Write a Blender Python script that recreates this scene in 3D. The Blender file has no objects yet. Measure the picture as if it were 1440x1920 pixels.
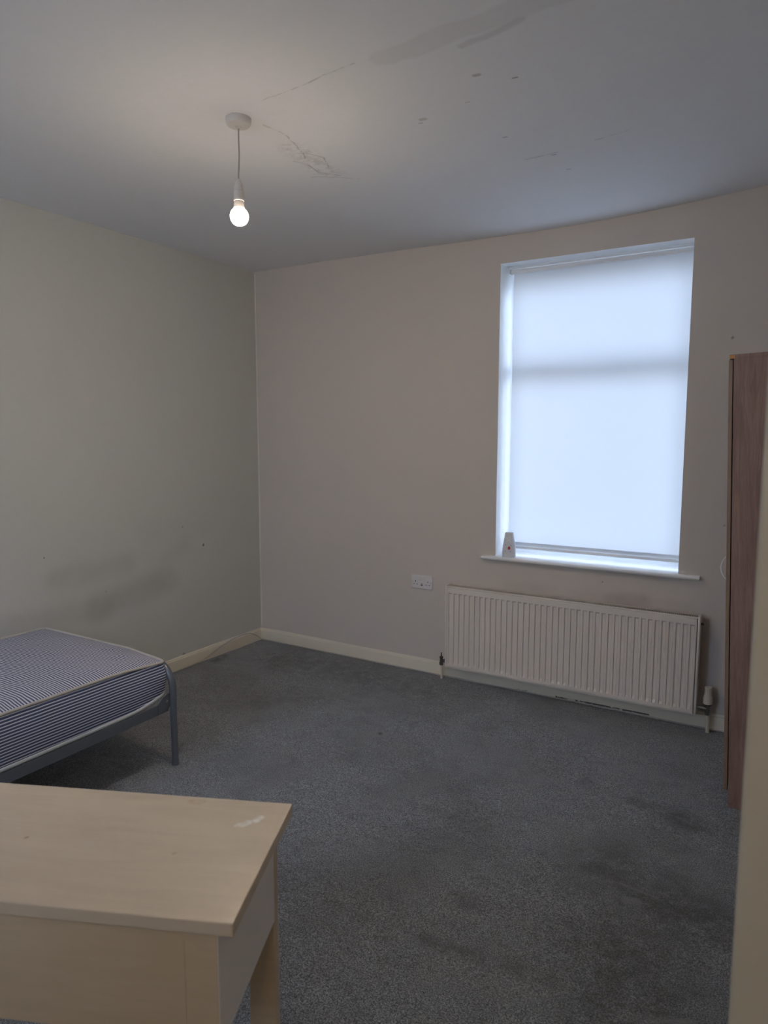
import bpy, bmesh, math, random
from mathutils import Vector, Matrix
from mathutils import noise as mn
PI = math.pi
random.seed(4)
S = bpy.context.scene
C = S.collection

# ------------------------------------------------------------------ camera
cd = bpy.data.cameras.new('camera')
cam = bpy.data.objects.new('camera', cd); C.objects.link(cam)
cam.location = (3.3351, -3.7515, 1.5)
cam.rotation_euler = (PI/2 - 0.1128, 0, 0.5449)
cd.sensor_fit = 'VERTICAL'; cd.sensor_height = 36; cd.sensor_width = 27
cd.lens = 36*1286.14/1920
cd.clip_start = 0.02
cd.dof.use_dof = True; cd.dof.focus_distance = 3.6; cd.dof.aperture_fstop = 5.0
S.camera = cam

# ------------------------------------------------------------------ world: overcast sky
W = bpy.data.worlds.new('sky'); S.world = W; W.use_nodes = True
nt = W.node_tree; nt.nodes.clear()
wo = nt.nodes.new('ShaderNodeOutputWorld'); bg = nt.nodes.new('ShaderNodeBackground')
tc = nt.nodes.new('ShaderNodeTexCoord'); sp = nt.nodes.new('ShaderNodeSeparateXYZ')
mr = nt.nodes.new('ShaderNodeMapRange'); cr = nt.nodes.new('ShaderNodeMix'); cr.data_type = 'RGBA'
mr.inputs[1].default_value = -0.25; mr.inputs[2].default_value = 0.5
cr.inputs[6].default_value = (.40, .455, .60, 1); cr.inputs[7].default_value = (.59, .71, 1.0, 1)
nt.links.new(tc.outputs['Generated'], sp.inputs[0]); nt.links.new(sp.outputs['Z'], mr.inputs[0])
nt.links.new(mr.outputs[0], cr.inputs[0]); nt.links.new(cr.outputs[2], bg.inputs[0])
nt.links.new(bg.outputs[0], wo.inputs[0])
bg.inputs[1].default_value = 11.0
S.view_settings.view_transform = 'Standard'; S.view_settings.look = 'None'
S.view_settings.exposure = 0.0; S.view_settings.gamma = 1.0
S.view_settings.use_curve_mapping = False
S.cycles.use_denoising = True
S.cycles.use_adaptive_sampling = True; S.cycles.adaptive_threshold = .02
S.cycles.max_bounces = 14; S.cycles.diffuse_bounces = 7; S.cycles.transmission_bounces = 10
S.cycles.sample_clamp_indirect = 6.0
hl = bpy.data.lights.new('added_fill_light', 'POINT'); hl.energy = 9.5; hl.color = (1, .86, .68); hl.shadow_soft_size = .09
ho = bpy.data.objects.new('added_fill_light', hl); C.objects.link(ho); ho.location = (3.55, -4.45, 2.30)   # added warm fill light, unseen behind the camera; no lamp known there
BULB = 1020.0                     # radiance of the lit lower half of the lamp globe

# ------------------------------------------------------------------ materials
class G:
    """small node-building helper"""
    def __init__(s, name):
        s.m = bpy.data.materials.new(name); s.m.use_nodes = True
        s.t = s.m.node_tree; s.b = s.t.nodes['Principled BSDF']; s._o = None
    def n(s, k, **kw):
        x = s.t.nodes.new(k)
        for a, v in kw.items(): setattr(x, a, v)
        return x
    def l(s, a, b): s.t.links.new(a, b)
    def put(s, x, i, v):
        if isinstance(v, bpy.types.NodeSocket): s.l(v, x.inputs[i])
        elif v is not None: x.inputs[i].default_value = v
    def obj(s):
        if s._o is None: s._o = s.n('ShaderNodeTexCoord').outputs['Object']
        return s._o
    def map(s, v, scale=(1, 1, 1), loc=(0, 0, 0)):
        x = s.n('ShaderNodeMapping'); s.l(v, x.inputs[0])
        x.inputs['Scale'].default_value = scale; x.inputs['Location'].default_value = loc
        return x.outputs[0]
    def noise(s, v, scale, detail=3, rough=.5, dist=0):
        x = s.n('ShaderNodeTexNoise'); s.l(v, x.inputs['Vector'])
        x.inputs['Scale'].default_value = scale; x.inputs['Detail'].default_value = detail
        x.inputs['Roughness'].default_value = rough; x.inputs['Distortion'].default_value = dist
        return x.outputs[0]
    def ma(s, op, a, b=None, c=None, clamp=False):
        x = s.n('ShaderNodeMath', operation=op, use_clamp=clamp)
        s.put(x, 0, a); s.put(x, 1, b); s.put(x, 2, c); return x.outputs[0]
    def vm(s, op, a, b=None, out=0):
        x = s.n('ShaderNodeVectorMath', operation=op); s.put(x, 0, a); s.put(x, 1, b); return x.outputs[out]
    def mrange(s, v, a, b, c=0., d=1., smooth=True):
        x = s.n('ShaderNodeMapRange', interpolation_type='SMOOTHSTEP' if smooth else 'LINEAR')
        s.put(x, 0, v)
        for i, q in enumerate((a, b, c, d)): x.inputs[i+1].default_value = q
        return x.outputs[0]
    def mix(s, f, a, b, mode='MIX'):
        x = s.n('ShaderNodeMix', data_type='RGBA', blend_type=mode)
        s.put(x, 0, f)
        for i, q in ((6, a), (7, b)):
            if isinstance(q, tuple): q = tuple(q) + ((1,) if len(q) == 3 else ())
            s.put(x, i, q)
        return x.outputs[2]
    def seg(s, v, a, b, w0, w1):
        """mask: 1 within w0 of the segment a-b, fading to 0 at w1"""
        a = Vector(a); b = Vector(b); d = b-a
        pa = s.vm('SUBTRACT', v, tuple(a))
        h = s.ma('MULTIPLY', s.vm('DOT_PRODUCT', pa, tuple(d), 1), 1/max(d.dot(d), 1e-9), clamp=True)
        sc = s.n('ShaderNodeVectorMath', operation='SCALE'); sc.inputs[0].default_value = tuple(d); s.l(h, sc.inputs[3])
        dist = s.vm('LENGTH', s.vm('SUBTRACT', pa, sc.outputs[0]), None, 1)
        return s.mrange(dist, w0, w1, 1, 0)
    def bump(s, h, strength=.3, dist=.002, prev=None):
        x = s.n('ShaderNodeBump'); x.inputs['Strength'].default_value = strength
        x.inputs['Distance'].default_value = dist; s.l(h, x.inputs['Height'])
        if prev: s.l(prev, x.inputs['Normal'])
        return x.outputs[0]
    def fin(s, col=None, rough=.5, normal=None, metal=0, spec=None):
        if col is not None:
            if isinstance(col, tuple): col = tuple(col) + ((1,) if len(col) == 3 else ())
            s.put(s.b, 'Base Color', col)
        s.put(s.b, 'Roughness', rough); s.b.inputs['Metallic'].default_value = metal
        if spec is not None: s.b.inputs['Specular IOR Level'].default_value = spec
        if normal: s.l(normal, s.b.inputs['Normal'])
        return s.m

def plain(name, col, rough=.5, metal=0, var=.06, scale=18, bump=.0, spec=None):
    g = G(name); f = g.noise(g.obj(), scale, 4)
    a = tuple(c*(1-var) for c in col); b = tuple(min(1, c*(1+var)) for c in col)
    nrm = g.bump(g.noise(g.obj(), scale*12, 2), bump, .001) if bump else None
    return g.fin(g.mix(f, a, b), rough, nrm, metal, spec)

WALL = (.68, .64, .58)  # one paint throughout; the tints per wall put light colour into it
def wall_mat(name, base=WALL, smudges=(), spots=()):
    g = G(name); v = g.obj()
    f = g.noise(v, 1.3, 5, .6); c = g.mix(f, tuple(x*.965 for x in base), tuple(x*1.03 for x in base))
    f2 = g.noise(v, 45, 3); c = g.mix(g.ma('MULTIPLY', f2, .12), c, tuple(x*.78 for x in base))
    wob = g.vm('ADD', v, g.vm('MULTIPLY', g.n('ShaderNodeTexNoise').outputs['Color'], (.0, .0, .0)))
    n1 = g.noise(v, 3.5, 4, .6)
    for a, b, w0, w1, k, col in smudges:
        m = g.ma('MULTIPLY', g.ma('MULTIPLY', g.seg(v, a, b, w0, w1), g.mrange(n1, .25, .75, .35, 1.)), k)
        c = g.mix(m, c, col)
    for p, r, k in spots:
        c = g.mix(g.ma('MULTIPLY', g.seg(v, p, (p[0]+.002, p[1]+.001, p[2]+.003), r*.6, r*1.3), k), c, (.12, .10, .09))
    nb = g.bump(g.noise(v, 220, 3, .6), .22, .0012); nb = g.bump(g.noise(v, 9, 3), .25, .004, nb)
    return g.fin(c, .75, nb, 0, .25)

M = {}
GR = (.44, .43, .39)
M['wall_left'] = wall_mat('wall_paint_left_daylit', (.63, .63, .59),  # same wall paint, neutral daylight mixed into its colour
    [((0, -1.15, .755), (0, -1.6, .735), .005, .10, .5, GR), ((0, -.85, .60), (0, -1.35, .53), .01, .13, .62, GR),
     ((0, -1.3, .52), (0, -1.9, .55), .01, .10, .5, GR), ((0, -.7, .80), (0, -.85, .74), .0, .10, .22, GR),
     ((0, -.55, .9), (0, -1.0, .93), .0, .12, .12, GR)],
    [((0, -.547, .774), .008, .8), ((0, -.72, .915), .006, .35), ((0, -1.66, .86), .004, .7), ((0, -.745, .085), .012, .5), ((0, -1.30, .61), .003, .6)])
M['wall_back'] = wall_mat('wall_paint_back_warmlit', (.65, .585, .53),  # same wall paint, warm bulb light mixed into its colour
    [((2.50, 0, .60), (2.66, 0, .62), .01, .07, .5, (.32, .26, .23)), ((1.9, 0, .62), (2.9, 0, .62), .0, .05, .22, (.34, .30, .27)),
     ((.010, 0, .1), (.010, 0, 2.6), .002, .007, .8, (.86, .80, .74))],
    [((3.02, 0, 1.96), .006, .6), ((3.085, 0, 1.82), .008, .35), ((2.45, 0, .70), .004, .5), ((3.03, 0, 1.05), .004, .4)])
M['wall'] = wall_mat('wall_paint')
M['wall_near'] = wall_mat('wall_paint_partition_warmlit', (.63, .585, .50))  # same wall paint, warm light mixed into its colour
M['reveal'] = plain('reveal_white_paint', (.89, .89, .885), .55, bump=.1)

# ceiling
g = G('ceiling_paint'); v = g.obj()
wn = g.n('ShaderNodeTexNoise'); g.l(v, wn.inputs['Vector']); wn.inputs['Scale'].default_value = 7; wn.inputs['Detail'].default_value = 4
vw = g.vm('ADD', v, g.vm('MULTIPLY', g.vm('SUBTRACT', wn.outputs['Color'], (.5, .5, .5)), (.05, .05, 0)))
vz = g.vm('MULTIPLY', v, (1, 1, 0)); vwz = g.vm('MULTIPLY', vw, (1, 1, 0))
c = g.mix(g.noise(v, 1.1, 4, .6), (.87, .875, .885), (.905, .91, .92))
c = g.mix(g.ma('MULTIPLY', g.noise(v, 38, 3), .10), c, (.55, .54, .53))
c = g.mix(g.ma('MULTIPLY', g.seg(vwz, (2.20, -1.87, 0), (2.75, -1.90, 0), .035, .055), .20), c, (.58, .57, .54))
c = g.mix(g.ma('MULTIPLY', g.seg(vwz, (2.42, -1.80, 0), (2.62, -1.84, 0), .006, .02), .25), c, (.42, .41, .38))
cracks = [((1.703, -1.86), (1.90, -1.875), .6), ((1.90, -1.875), (2.107, -1.898), 1), ((2.301, -.932), (2.436, -.938), 1.3), ((2.59, -.967), (2.722, -.989), 1.1),
          ((1.585, -1.72), (1.60, -1.60), .9), ((1.60, -1.60), (1.575, -1.50), .9), ((1.575, -1.50), (1.53, -1.40), 1), ((1.56, -1.45), (1.60, -1.36), .8),
          ((1.60, -1.36), (1.56, -1.27), 1.1), ((1.50, -1.33), (1.49, -1.24), 1.4), ((1.49, -1.24), (1.55, -1.17), 1.1), ((1.43, -1.21), (1.52, -1.16), 1.),
          ((1.52, -1.16), (1.60, -1.10), .8), ((1.47, -1.40), (1.50, -1.33), .8)]
hc = None
for a, b, k in cracks:
    m = g.seg(vwz if k < 1.05 else vz, (a[0], a[1], 0), (b[0], b[1], 0), .0004, .0042*min(k, 1.2))
    hc = m if hc is None else g.ma('MAXIMUM', hc, m)
hm = g.ma('MULTIPLY', hc, g.mrange(g.noise(v, 30, 2), .35, .6, .15, 1))
c = g.mix(g.ma('MULTIPLY', hm, .40), c, (.25, .23, .21))
pm = g.ma('MULTIPLY', g.seg(vwz, (1.55, -1.50, 0), (1.53, -1.22, 0), .02, .09), g.mrange(g.noise(v, 26, 4, .7), .42, .62))
c = g.mix(g.ma('MULTIPLY', pm, .32), c, (.50, .48, .46))
for x, y, r, k in ((2.387, -1.637, .012, .6), (2.485, -1.56, .006, .8), (2.101, -1.457, .014, .4), (2.08, -1.435, .005, .5), (2.30, -1.17, .006, .5), (2.41, -.922, .007, .5), (2.29, -1.49, .004, .4), (2.42, -.75, .006, .4)):
    c = g.mix(g.ma('MULTIPLY', g.seg(vz, (x, y, 0), (x+.012, y+.002, 0), r*.4, r), k), c, (.33, .34, .30))
nb = g.bump(g.noise(v, 160, 3, .6), .15, .001); nb = g.bump(g.noise(v, 5, 4, .6), .5, .007, nb)
nb = g.bump(g.ma('MULTIPLY', g.ma('ADD', hm, pm), -1), .5, .003, nb)
M['ceiling'] = g.fin(c, .85, nb, 0, .2)

# carpet
g = G('charcoal_carpet'); v = g.obj(); vz = v
n1 = g.noise(v, 270, 2, .7); n2 = g.noise(v, 130, 3, .8)
c = g.mix(g.mrange(n1, .42, .62), (.030, .034, .041), (.50, .535, .60))
c = g.mix(g.mrange(n2, .38, .68, 0, .65), c, (.175, .189, .215))
n3 = g.noise(v, 900, 1, .5)
c = g.mix(g.mrange(n3, .55, .72, 0, .6), c, (.34, .35, .37))
lg = g.noise(v, 2.1, 5, .65, .4); c = g.mix(g.mrange(lg, .35, .60, .30, 0), c, (.050, .050, .053))
mg = g.noise(g.map(v, (1, 1.6, 1)), 9, 4, .65); c = g.mix(g.mrange(mg, .32, .50, .22, 0), c, (.045, .046, .050))
nn = g.noise(v, 14, 4, .7)
def stain_tone(a, b, w0, w1, k, col):
    global c
    c = g.mix(g.ma('MULTIPLY', g.ma('MULTIPLY', g.seg(vz, a+(0,), b+(0,), w0, w1), g.mrange(nn, .30, .62, .1, 1)), k), c, col)
DK = (.030, .031, .034)
stain_tone((2.98, -.96), (3.06, -.99), .01, .10, .75, DK); stain_tone((2.82, -.93), (2.88, -.94), .0, .06, .6, DK)
stain_tone((2.85, -1.45), (3.13, -1.55), .03, .26, .62, DK); stain_tone((2.98, -1.85), (3.15, -2.2), .03, .30, .55, DK)
stain_tone((2.45, -2.07), (2.82, -2.03), .0, .055, .55, DK); stain_tone((2.48, -1.85), (2.52, -1.84), .0, .07, .5, DK)  # darker carpet along the far side of the ruck, then a spot
stain_tone((2.62, -.88), (2.65, -.90), .0, .07, .4, DK); stain_tone((.84, -1.53), (.88, -1.60), .0, .03, .7, DK)
stain_tone((1.60, -.925), (1.605, -.93), .006, .016, .9, DK); stain_tone((1.61, -1.20), (1.66, -1.22), .0, .09, .3, DK)
stain_tone((.45, -.25), (1.5, -.30), .03, .35, .5, DK); stain_tone((.05, -.45), (.08, -.55), .0, .07, .8, DK); stain_tone((1.2, -.6), (.7, -1.0), .0, .2, .35, DK)
stain_tone((2.4, -1.5), (1.9, -1.9), .0, .25, .12, DK)
LT = (.30, .31, .33)
stain_tone((2.935, -1.578), (2.965, -1.565), .012, .024, .45, LT); stain_tone((3.02, -2.05), (3.18, -1.97), .0, .02, .5, LT); stain_tone((2.90, -1.50), (3.02, -1.515), .0, .010, .4, LT)
stain_tone((2.52, -2.16), (2.86, -2.11), .0, .06, .28, LT)  # paler carpet along the near side of the ruck
nb = g.bump(g.noise(v, 420, 2, .7), 1.0, .004); nb = g.bump(g.noise(v, 30, 3), .6, .006, nb)
M['carpet'] = g.fin(c, .98, nb, 0, .05)
g.b.inputs['Sheen Weight'].default_value = .35; g.b.inputs['Sheen Roughness'].default_value = .5

# skirting gloss, with paint chips and shaded gaps painted dark along the foot
g = G('cream_gloss_paint'); v = g.obj()
c = g.mix(g.noise(v, 6, 4), (.74, .68, .565), (.80, .74, .62))
sx = g.n('ShaderNodeSeparateXYZ'); g.l(v, sx.inputs[0])
low = g.mrange(sx.outputs['Z'], .002, .022, 1, 0)
ch = g.mrange(g.noise(g.map(v, (1, 1, 3)), 13, 4, .7), .56, .60)
xm = g.ma('MULTIPLY', g.mrange(sx.outputs['X'], 1.75, 1.85), g.mrange(sx.outputs['X'], 2.68, 2.75, 1, 0))
c = g.mix(g.ma('MULTIPLY', g.ma('MULTIPLY', low, ch), g.ma('MULTIPLY', xm, .9)), c, (.05, .045, .04))
c = g.mix(g.ma('MULTIPLY', g.ma('MULTIPLY', g.seg(v, (2.22, -.016, .012), (2.72, -.016, .014), .002, .007), g.mrange(g.noise(g.map(v, (1, 1, 2)), 14, 5, .7), .40, .52)), .93), c, (.03, .027, .025))  # shade of the gap between skirting and carpet, painted on
M['skirting'] = g.fin(c, .35, g.bump(g.noise(v, 25, 3), .2, .003))

M['white_metal'] = plain('radiator_enamel', (.77, .70, .63), .35, var=.035)
M['rad_shade'] = plain('radiator_inside_shade', (.012, .010, .009), .8)  # near-black colour stands for the shade inside the radiator
g = G('radiator_front_enamel'); v = g.obj()
c = g.mix(g.noise(v, 3, 4), (.74, .67, .60), (.79, .72, .65))
for (x, z, dx, dz, r, k) in ((1.968, .525, .002, .012, .003, .8), (2.009, .521, -.006, .012, .003, .8), (2.26, .578, .09, .006, .012, .45), (1.96, .567, .06, 0, .006, .35), (2.108, .457, .002, .003, .003, .7),
                        (2.728, .476, .004, -.02, .004, .4), (2.50, .26, .09, .02, .03, .22), (2.04, .30, .0, .02, .003, .5)):
    c = g.mix(g.ma('MULTIPLY', g.ma('MULTIPLY', g.seg(g.vm('MULTIPLY', v, (1, 0, 1)), (x, 0, z), (x+dx, 0, z+dz), r*.4, r*1.5), g.mrange(g.noise(v, 60, 3), .35, .6, .4, 1)), k), c, (.20, .16, .14))
M['rad_front'] = g.fin(c, .33)
M['chrome'] = plain('dull_chrome', (.35, .33, .32), .3, 1)
M['dark_metal'] = plain('tarnished_metal', (.12, .10, .09), .4, .8)
M['plastic'] = plain('white_plastic', (.72, .69, .66), .35, var=.02)
M['socket'] = plain('socket_plastic', (.76, .71, .71), .35, var=.02)
M['pipe'] = plain('painted_pipe', (.68, .62, .53), .35)
M['cream_plastic'] = plain('cream_plastic', (.64, .58, .50), .4)
M['black'] = plain('black_hole', (.012, .01, .01), .7)
M['upvc'] = plain('white_upvc', (.82, .83, .84), .3, var=.02)
M['sill'] = plain('white_sill_paint', (.82, .81, .80), .4, var=.03)
M['steel'] = plain('grey_painted_steel', (.15, .17, .205), .33, .35, var=.08)
M['tape_low'] = plain('mattress_lower_tape', (.66, .70, .75), .8, bump=.3)
M['bolt'] = plain('zinc_bolt', (.45, .43, .40), .3, 1)
M['tape'] = plain('mattress_tape', (.50, .48, .45), .8, bump=.3)
M['lampholder'] = plain('lampholder_plastic', (.70, .66, .62), .4)
M['cord'] = plain('pendant_cord', (.45, .40, .38), .6)
M['cable'] = plain('white_cable', (.52, .49, .46), .45)
M['freshener'] = plain('freshener_plastic', (.78, .78, .80), .4, var=.03)
M['fresh_white'] = plain('freshener_leaf_white', (.92, .92, .92), .4)
M['fresh_red'] = plain('freshener_red', (.55, .06, .05), .4)
M['fresh_pink'] = plain('freshener_pink', (.60, .40, .50), .4)
M['chip'] = plain('raw_chipboard', (.62, .30, .11), .8, var=.25, scale=300)
M['handle'] = plain('pale_handle', (.88, .87, .88), .3, 0)

def wood(name, a, b, axis='Z', rough=.45, scale=1., knots=True):
    g = G(name); v = g.obj()
    sc = {'X': (.12, 1, 1), 'Y': (1, .12, 1), 'Z': (1, 1, .10)}[axis]
    mv = g.map(v, tuple(q*scale for q in sc))
    n = g.noise(mv, 34, 5, .65, 1.2); n2 = g.noise(mv, 160, 3, .6)
    n4 = g.noise(g.map(v, tuple(q*scale*.8 for q in sc)), 9, 3, .5, 1.8)
    w = g.ma('FRACT', g.ma('MULTIPLY', n4, 9))
    w = g.mrange(w, .0, .35, 1, 0)
    c = g.mix(g.mrange(n, .3, .7), a, b); c = g.mix(g.ma('MULTIPLY', w, .28 if knots else .06), c, tuple(q*.5 for q in a))
    c = g.mix(g.mrange(n2, .5, .75, 0, .35 if knots else .08), c, tuple(q*.55 for q in a))
    return g.fin(c, rough, g.bump(n2, .06, .0006))
M['walnut'] = wood('walnut_laminate', (.265, .163, .130), (.36, .23, .19))
M['walnut_edge'] = wood('walnut_door_edge', (.27, .18, .125), (.34, .235, .165))
M['walnut_dark'] = plain('wardrobe_inside', (.02, .014, .012), .8)

M['desk_side'] = plain('desk_side_lit_laminate', (.82, .76, .71), .45, var=.02)  # desk sides coloured paler and greyer in place of window light
# desk laminate
g = G('maple_laminate'); v = g.obj()  # same laminate as the top, browner to carry its warm shade
n = g.noise(g.map(v, (.15, 1, 1)), 30, 4, .6, .6)
c = g.mix(g.mrange(n, .3, .7), (.55, .43, .29), (.60, .475, .33))
M['maple'] = g.fin(c, .42, None)
g = G('maple_lit_top_laminate'); v = g.obj()  # same laminate, coloured paler for the light on the top
n = g.noise(g.map(v, (.15, 1, 1)), 26, 4, .6, .6)
c = g.mix(g.mrange(n, .3, .7), (.59, .485, .37), (.64, .53, .405))
nn = g.mrange(g.noise(v, 70, 3, .7), .42, .58)
for (a, b, r, k, col) in (((-.055, .285), (-.050, .295), .008, 1, (.85, .82, .76)), ((-.078, .266), (-.068, .276), .008, .9, (.82, .79, .74)), ((-.088, .262), (-.083, .268), .005, .8, (.8, .77, .72)),
                          ((-.210, .335), (-.190, .337), .010, .5, (.45, .30, .10)), ((-.17, .16), (-.168, .162), .004, .6, (.2, .16, .12)), ((-.47, .17), (-.468, .172), .004, .6, (.25, .12, .06)),
                          ((-.35, .24), (-.25, .20), .05, .07, (.3, .25, .2)), ((-.35, .33), (-.32, .335), .008, .15, (.3, .2, .1))):
    m = g.seg(g.vm('MULTIPLY', v, (1, 1, 0)), a+(0,), b+(0,), r*.5, r*1.4)
    c = g.mix(g.ma('MULTIPLY', g.ma('MULTIPLY', m, g.ma('ADD', g.ma('MULTIPLY', nn, .6), .4)), k), c, col)
M['maple_top'] = g.fin(c, .38)

# striped ticking
def ticking(name, axis, pitch, wav, w0, dark, light):
    g = G(name); v = g.obj(); s = g.n('ShaderNodeSeparateXYZ')
    wn = g.n('ShaderNodeTexNoise'); g.l(v, wn.inputs['Vector']); wn.inputs['Scale'].default_value = 5; wn.inputs['Detail'].default_value = 3
    vv = g.vm('ADD', v, g.vm('MULTIPLY', g.vm('SUBTRACT', wn.outputs['Color'], (.5, .5, .5)), (wav, wav, wav)))
    g.l(vv, s.inputs[0])
    t = g.ma('FRACT', g.ma('MULTIPLY', s.outputs[axis], 1/pitch))
    d = g.ma('ABSOLUTE', g.ma('SUBTRACT', t, .5))
    f = g.mrange(d, w0, w0+.07, 0, 1)
    c = g.mix(f, dark, light)
    nb = g.bump(g.noise(v, 600, 2), .2, .0006)
    return g.fin(c, .8, nb, 0, .15)
M['ticking_side'] = ticking('striped_ticking_lit_side', 'Z', .0120, .004, .29, (.085, .11, .215), (.74, .77, .86))  # side stripes brightened in colour where window light falls short
M['ticking_top'] = ticking('striped_ticking_top', 'Y', .0118, .045, .20, (.085, .10, .20), (.60, .61, .66))

# blind fabric: daylight comes through it
g = G('blind_fabric'); t = g.t; t.nodes.remove(g.b)
o = [n for n in t.nodes if n.type == 'OUTPUT_MATERIAL'][0]
df = g.n('ShaderNodeBsdfDiffuse'); tr = g.n('ShaderNodeBsdfTranslucent'); mx = g.n('ShaderNodeMixShader')
df.inputs[0].default_value = (.74, .75, .76, 1); tr.inputs[0].default_value = (.66, .68, .70, 1); mx.inputs[0].default_value = .34
wv = g.noise(g.map(g.obj(), (1, 1, 1)), 700, 1); bn = g.bump(wv, .1, .0004)
g.l(bn, df.inputs['Normal']); g.l(df.outputs[0], mx.inputs[1]); g.l(tr.outputs[0], mx.inputs[2]); g.l(mx.outputs[0], o.inputs[0])
M['blind'] = g.m
g = G('hem_fabric'); t = g.t; t.nodes.remove(g.b)
o = [n for n in t.nodes if n.type == 'OUTPUT_MATERIAL'][0]
df = g.n('ShaderNodeBsdfDiffuse'); tr = g.n('ShaderNodeBsdfTranslucent'); mx = g.n('ShaderNodeMixShader')
df.inputs[0].default_value = (.74, .76, .78, 1); tr.inputs[0].default_value = (.62, .68, .74, 1); mx.inputs[0].default_value = .17
g.l(df.outputs[0], mx.inputs[1]); g.l(tr.outputs[0], mx.inputs[2]); g.l(mx.outputs[0], o.inputs[0])
M['hem'] = g.m
# window glass
g = G('window_glass'); t = g.t; t.nodes.remove(g.b)
o = [n for n in t.nodes if n.type == 'OUTPUT_MATERIAL'][0]
tp = g.n('ShaderNodeBsdfTransparent'); gl = g.n('ShaderNodeBsdfGlossy'); fr = g.n('ShaderNodeFresnel'); mx = g.n('ShaderNodeMixShader')
tp.inputs[0].default_value = (.93, .96, .95, 1); gl.inputs['Roughness'].default_value = .02; fr.inputs[0].default_value = 1.45
g.l(fr.outputs[0], mx.inputs[0]); g.l(tp.outputs[0], mx.inputs[1]); g.l(gl.outputs[0], mx.inputs[2]); g.l(mx.outputs[0], o.inputs[0])
M['glass'] = g.m
# lit lamp globe
g = G('lit_bulb_globe'); g.fin((.9, .88, .85), .4)
g.b.inputs['Emission Color'].default_value = (1.0, .81, .60, 1); gm = g.n('ShaderNodeNewGeometry'); gs = g.n('ShaderNodeSeparateXYZ'); g.l(gm.outputs['Normal'], gs.inputs[0])
g.l(g.mrange(gs.outputs['Z'], -.9, .0, BULB, BULB*.06, False), g.b.inputs['Emission Strength'])   # the LEDs sit on a plate facing down
M['bulb'] = g.m

# ------------------------------------------------------------------ mesh helpers
def link(name, bm, mat, parent=None, smooth=None, kind=None, label=None):
    me = bpy.data.meshes.new(name); bm.normal_update(); bm.to_mesh(me); bm.free()
    mats = mat if isinstance(mat, (list, tuple)) else [mat]
    for m in mats: me.materials.append(m)
    o = bpy.data.objects.new(name, me); C.objects.link(o)
    if parent: o.parent = parent
    if smooth is not None:
        me.polygons.foreach_set('use_smooth', [True]*len(me.polygons))
        if smooth < 179: me.set_sharp_from_angle(angle=math.radians(smooth))
    if kind: o['kind'] = kind
    if label: o['label'] = label
    return o
def thing(name, label, cat, loc=(0, 0, 0), rot=(0, 0, 0)):
    o = bpy.data.objects.new(name, None); C.objects.link(o); o.location = loc; o.rotation_euler = rot
    o['label'] = label; o['category'] = cat; o.empty_display_size = .1
    return o
def box(bm, x0, x1, y0, y1, z0, z1, bev=0, seg=2, mi=0):
    r = bmesh.ops.create_cube(bm, size=1)
    vs = r['verts']
    for v in vs:
        v.co = Vector(((x0+x1)/2+v.co.x*(x1-x0), (y0+y1)/2+v.co.y*(y1-y0), (z0+z1)/2+v.co.z*(z1-z0)))
    fs = {f for v in vs for f in v.link_faces}
    for f in fs: f.material_index = mi
    if bev:
        es = list({e for v in vs for e in v.link_edges})
        bmesh.ops.bevel(bm, geom=es, offset=bev, segments=seg, affect='EDGES', profile=.5)
    return bm
def B(*a, **k): return box(bmesh.new(), *a, **k)
def tube(bm, pts, r, n=12, cap=True, rs=None):
    pts = [Vector(p) for p in pts]; rings = []; prev = None
    for i, p in enumerate(pts):
        d = (pts[min(i+1, len(pts)-1)]-pts[max(i-1, 0)]).normalized()
        if prev is None:
            a = Vector((0, 0, 1)) if abs(d.z) < .9 else Vector((1, 0, 0)); u = d.cross(a).normalized()
        else: u = (prev - d*prev.dot(d)).normalized()
        prev = u; w = d.cross(u); rr = rs[i] if rs else r
        rings.append([bm.verts.new(p+(u*math.cos(2*PI*k/n)+w*math.sin(2*PI*k/n))*rr) for k in range(n)])
    for a, b in zip(rings, rings[1:]):
        for k in range(n): bm.faces.new((a[k], a[(k+1) % n], b[(k+1) % n], b[k]))
    if cap:
        bm.faces.new(rings[0][::-1]); bm.faces.new(rings[-1])
    return bm
def lathe(bm, prof, c=(0, 0, 0), n=32, ax='Z'):
    rings = []
    for r, h in prof:
        row = []
        for k in range(n):
            a = 2*PI*k/n; p = (r*math.cos(a), r*math.sin(a), h)
            if ax == 'Y': p = (p[0], h, p[1])
            if ax == 'X': p = (h, p[0], p[1])
            row.append(bm.verts.new(Vector(c)+Vector(p)))
        rings.append(row)
    for a, b in zip(rings, rings[1:]):
        for k in range(n):
            f = (a[k], a[(k+1) % n], b[(k+1) % n], b[k]); bm.faces.new(f if ax != 'Y' else f[::-1])
    bm.faces.new(rings[0][::-1] if ax != 'Y' else rings[0]); bm.faces.new(rings[-1] if ax != 'Y' else rings[-1][::-1])
    return bm
def arc(c, r, a0, a1, n, plane='xz', y=0):
    out = []
    for i in range(n+1):
        a = math.radians(a0+(a1-a0)*i/n)
        out.append((c[0]+r*math.cos(a), y, c[1]+r*math.sin(a)))
    return out
def smooth_path(pts, n=8):
    P = [Vector(p) for p in pts]; out = []
    for i in range(len(P)-1):
        p0, p1, p2, p3 = P[max(i-1, 0)], P[i], P[i+1], P[min(i+2, len(P)-1)]
        for k in range(n):
            t = k/n
            out.append(.5*((2*p1)+(p2-p0)*t+(2*p0-5*p1+4*p2-p3)*t*t+(3*p1-p0-3*p2+p3)*t**3))
    out.append(P[-1]); return out

# ------------------------------------------------------------------ room shell
H = 2.62; TOP = 2.72; RW = 3.69; FARX = 4.35; BACKY = -4.9; PY0, PY1 = -2.95, -2.83
WX0, WX1, WZ0, WZ1 = 1.829, 2.830, .776, 2.452
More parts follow.
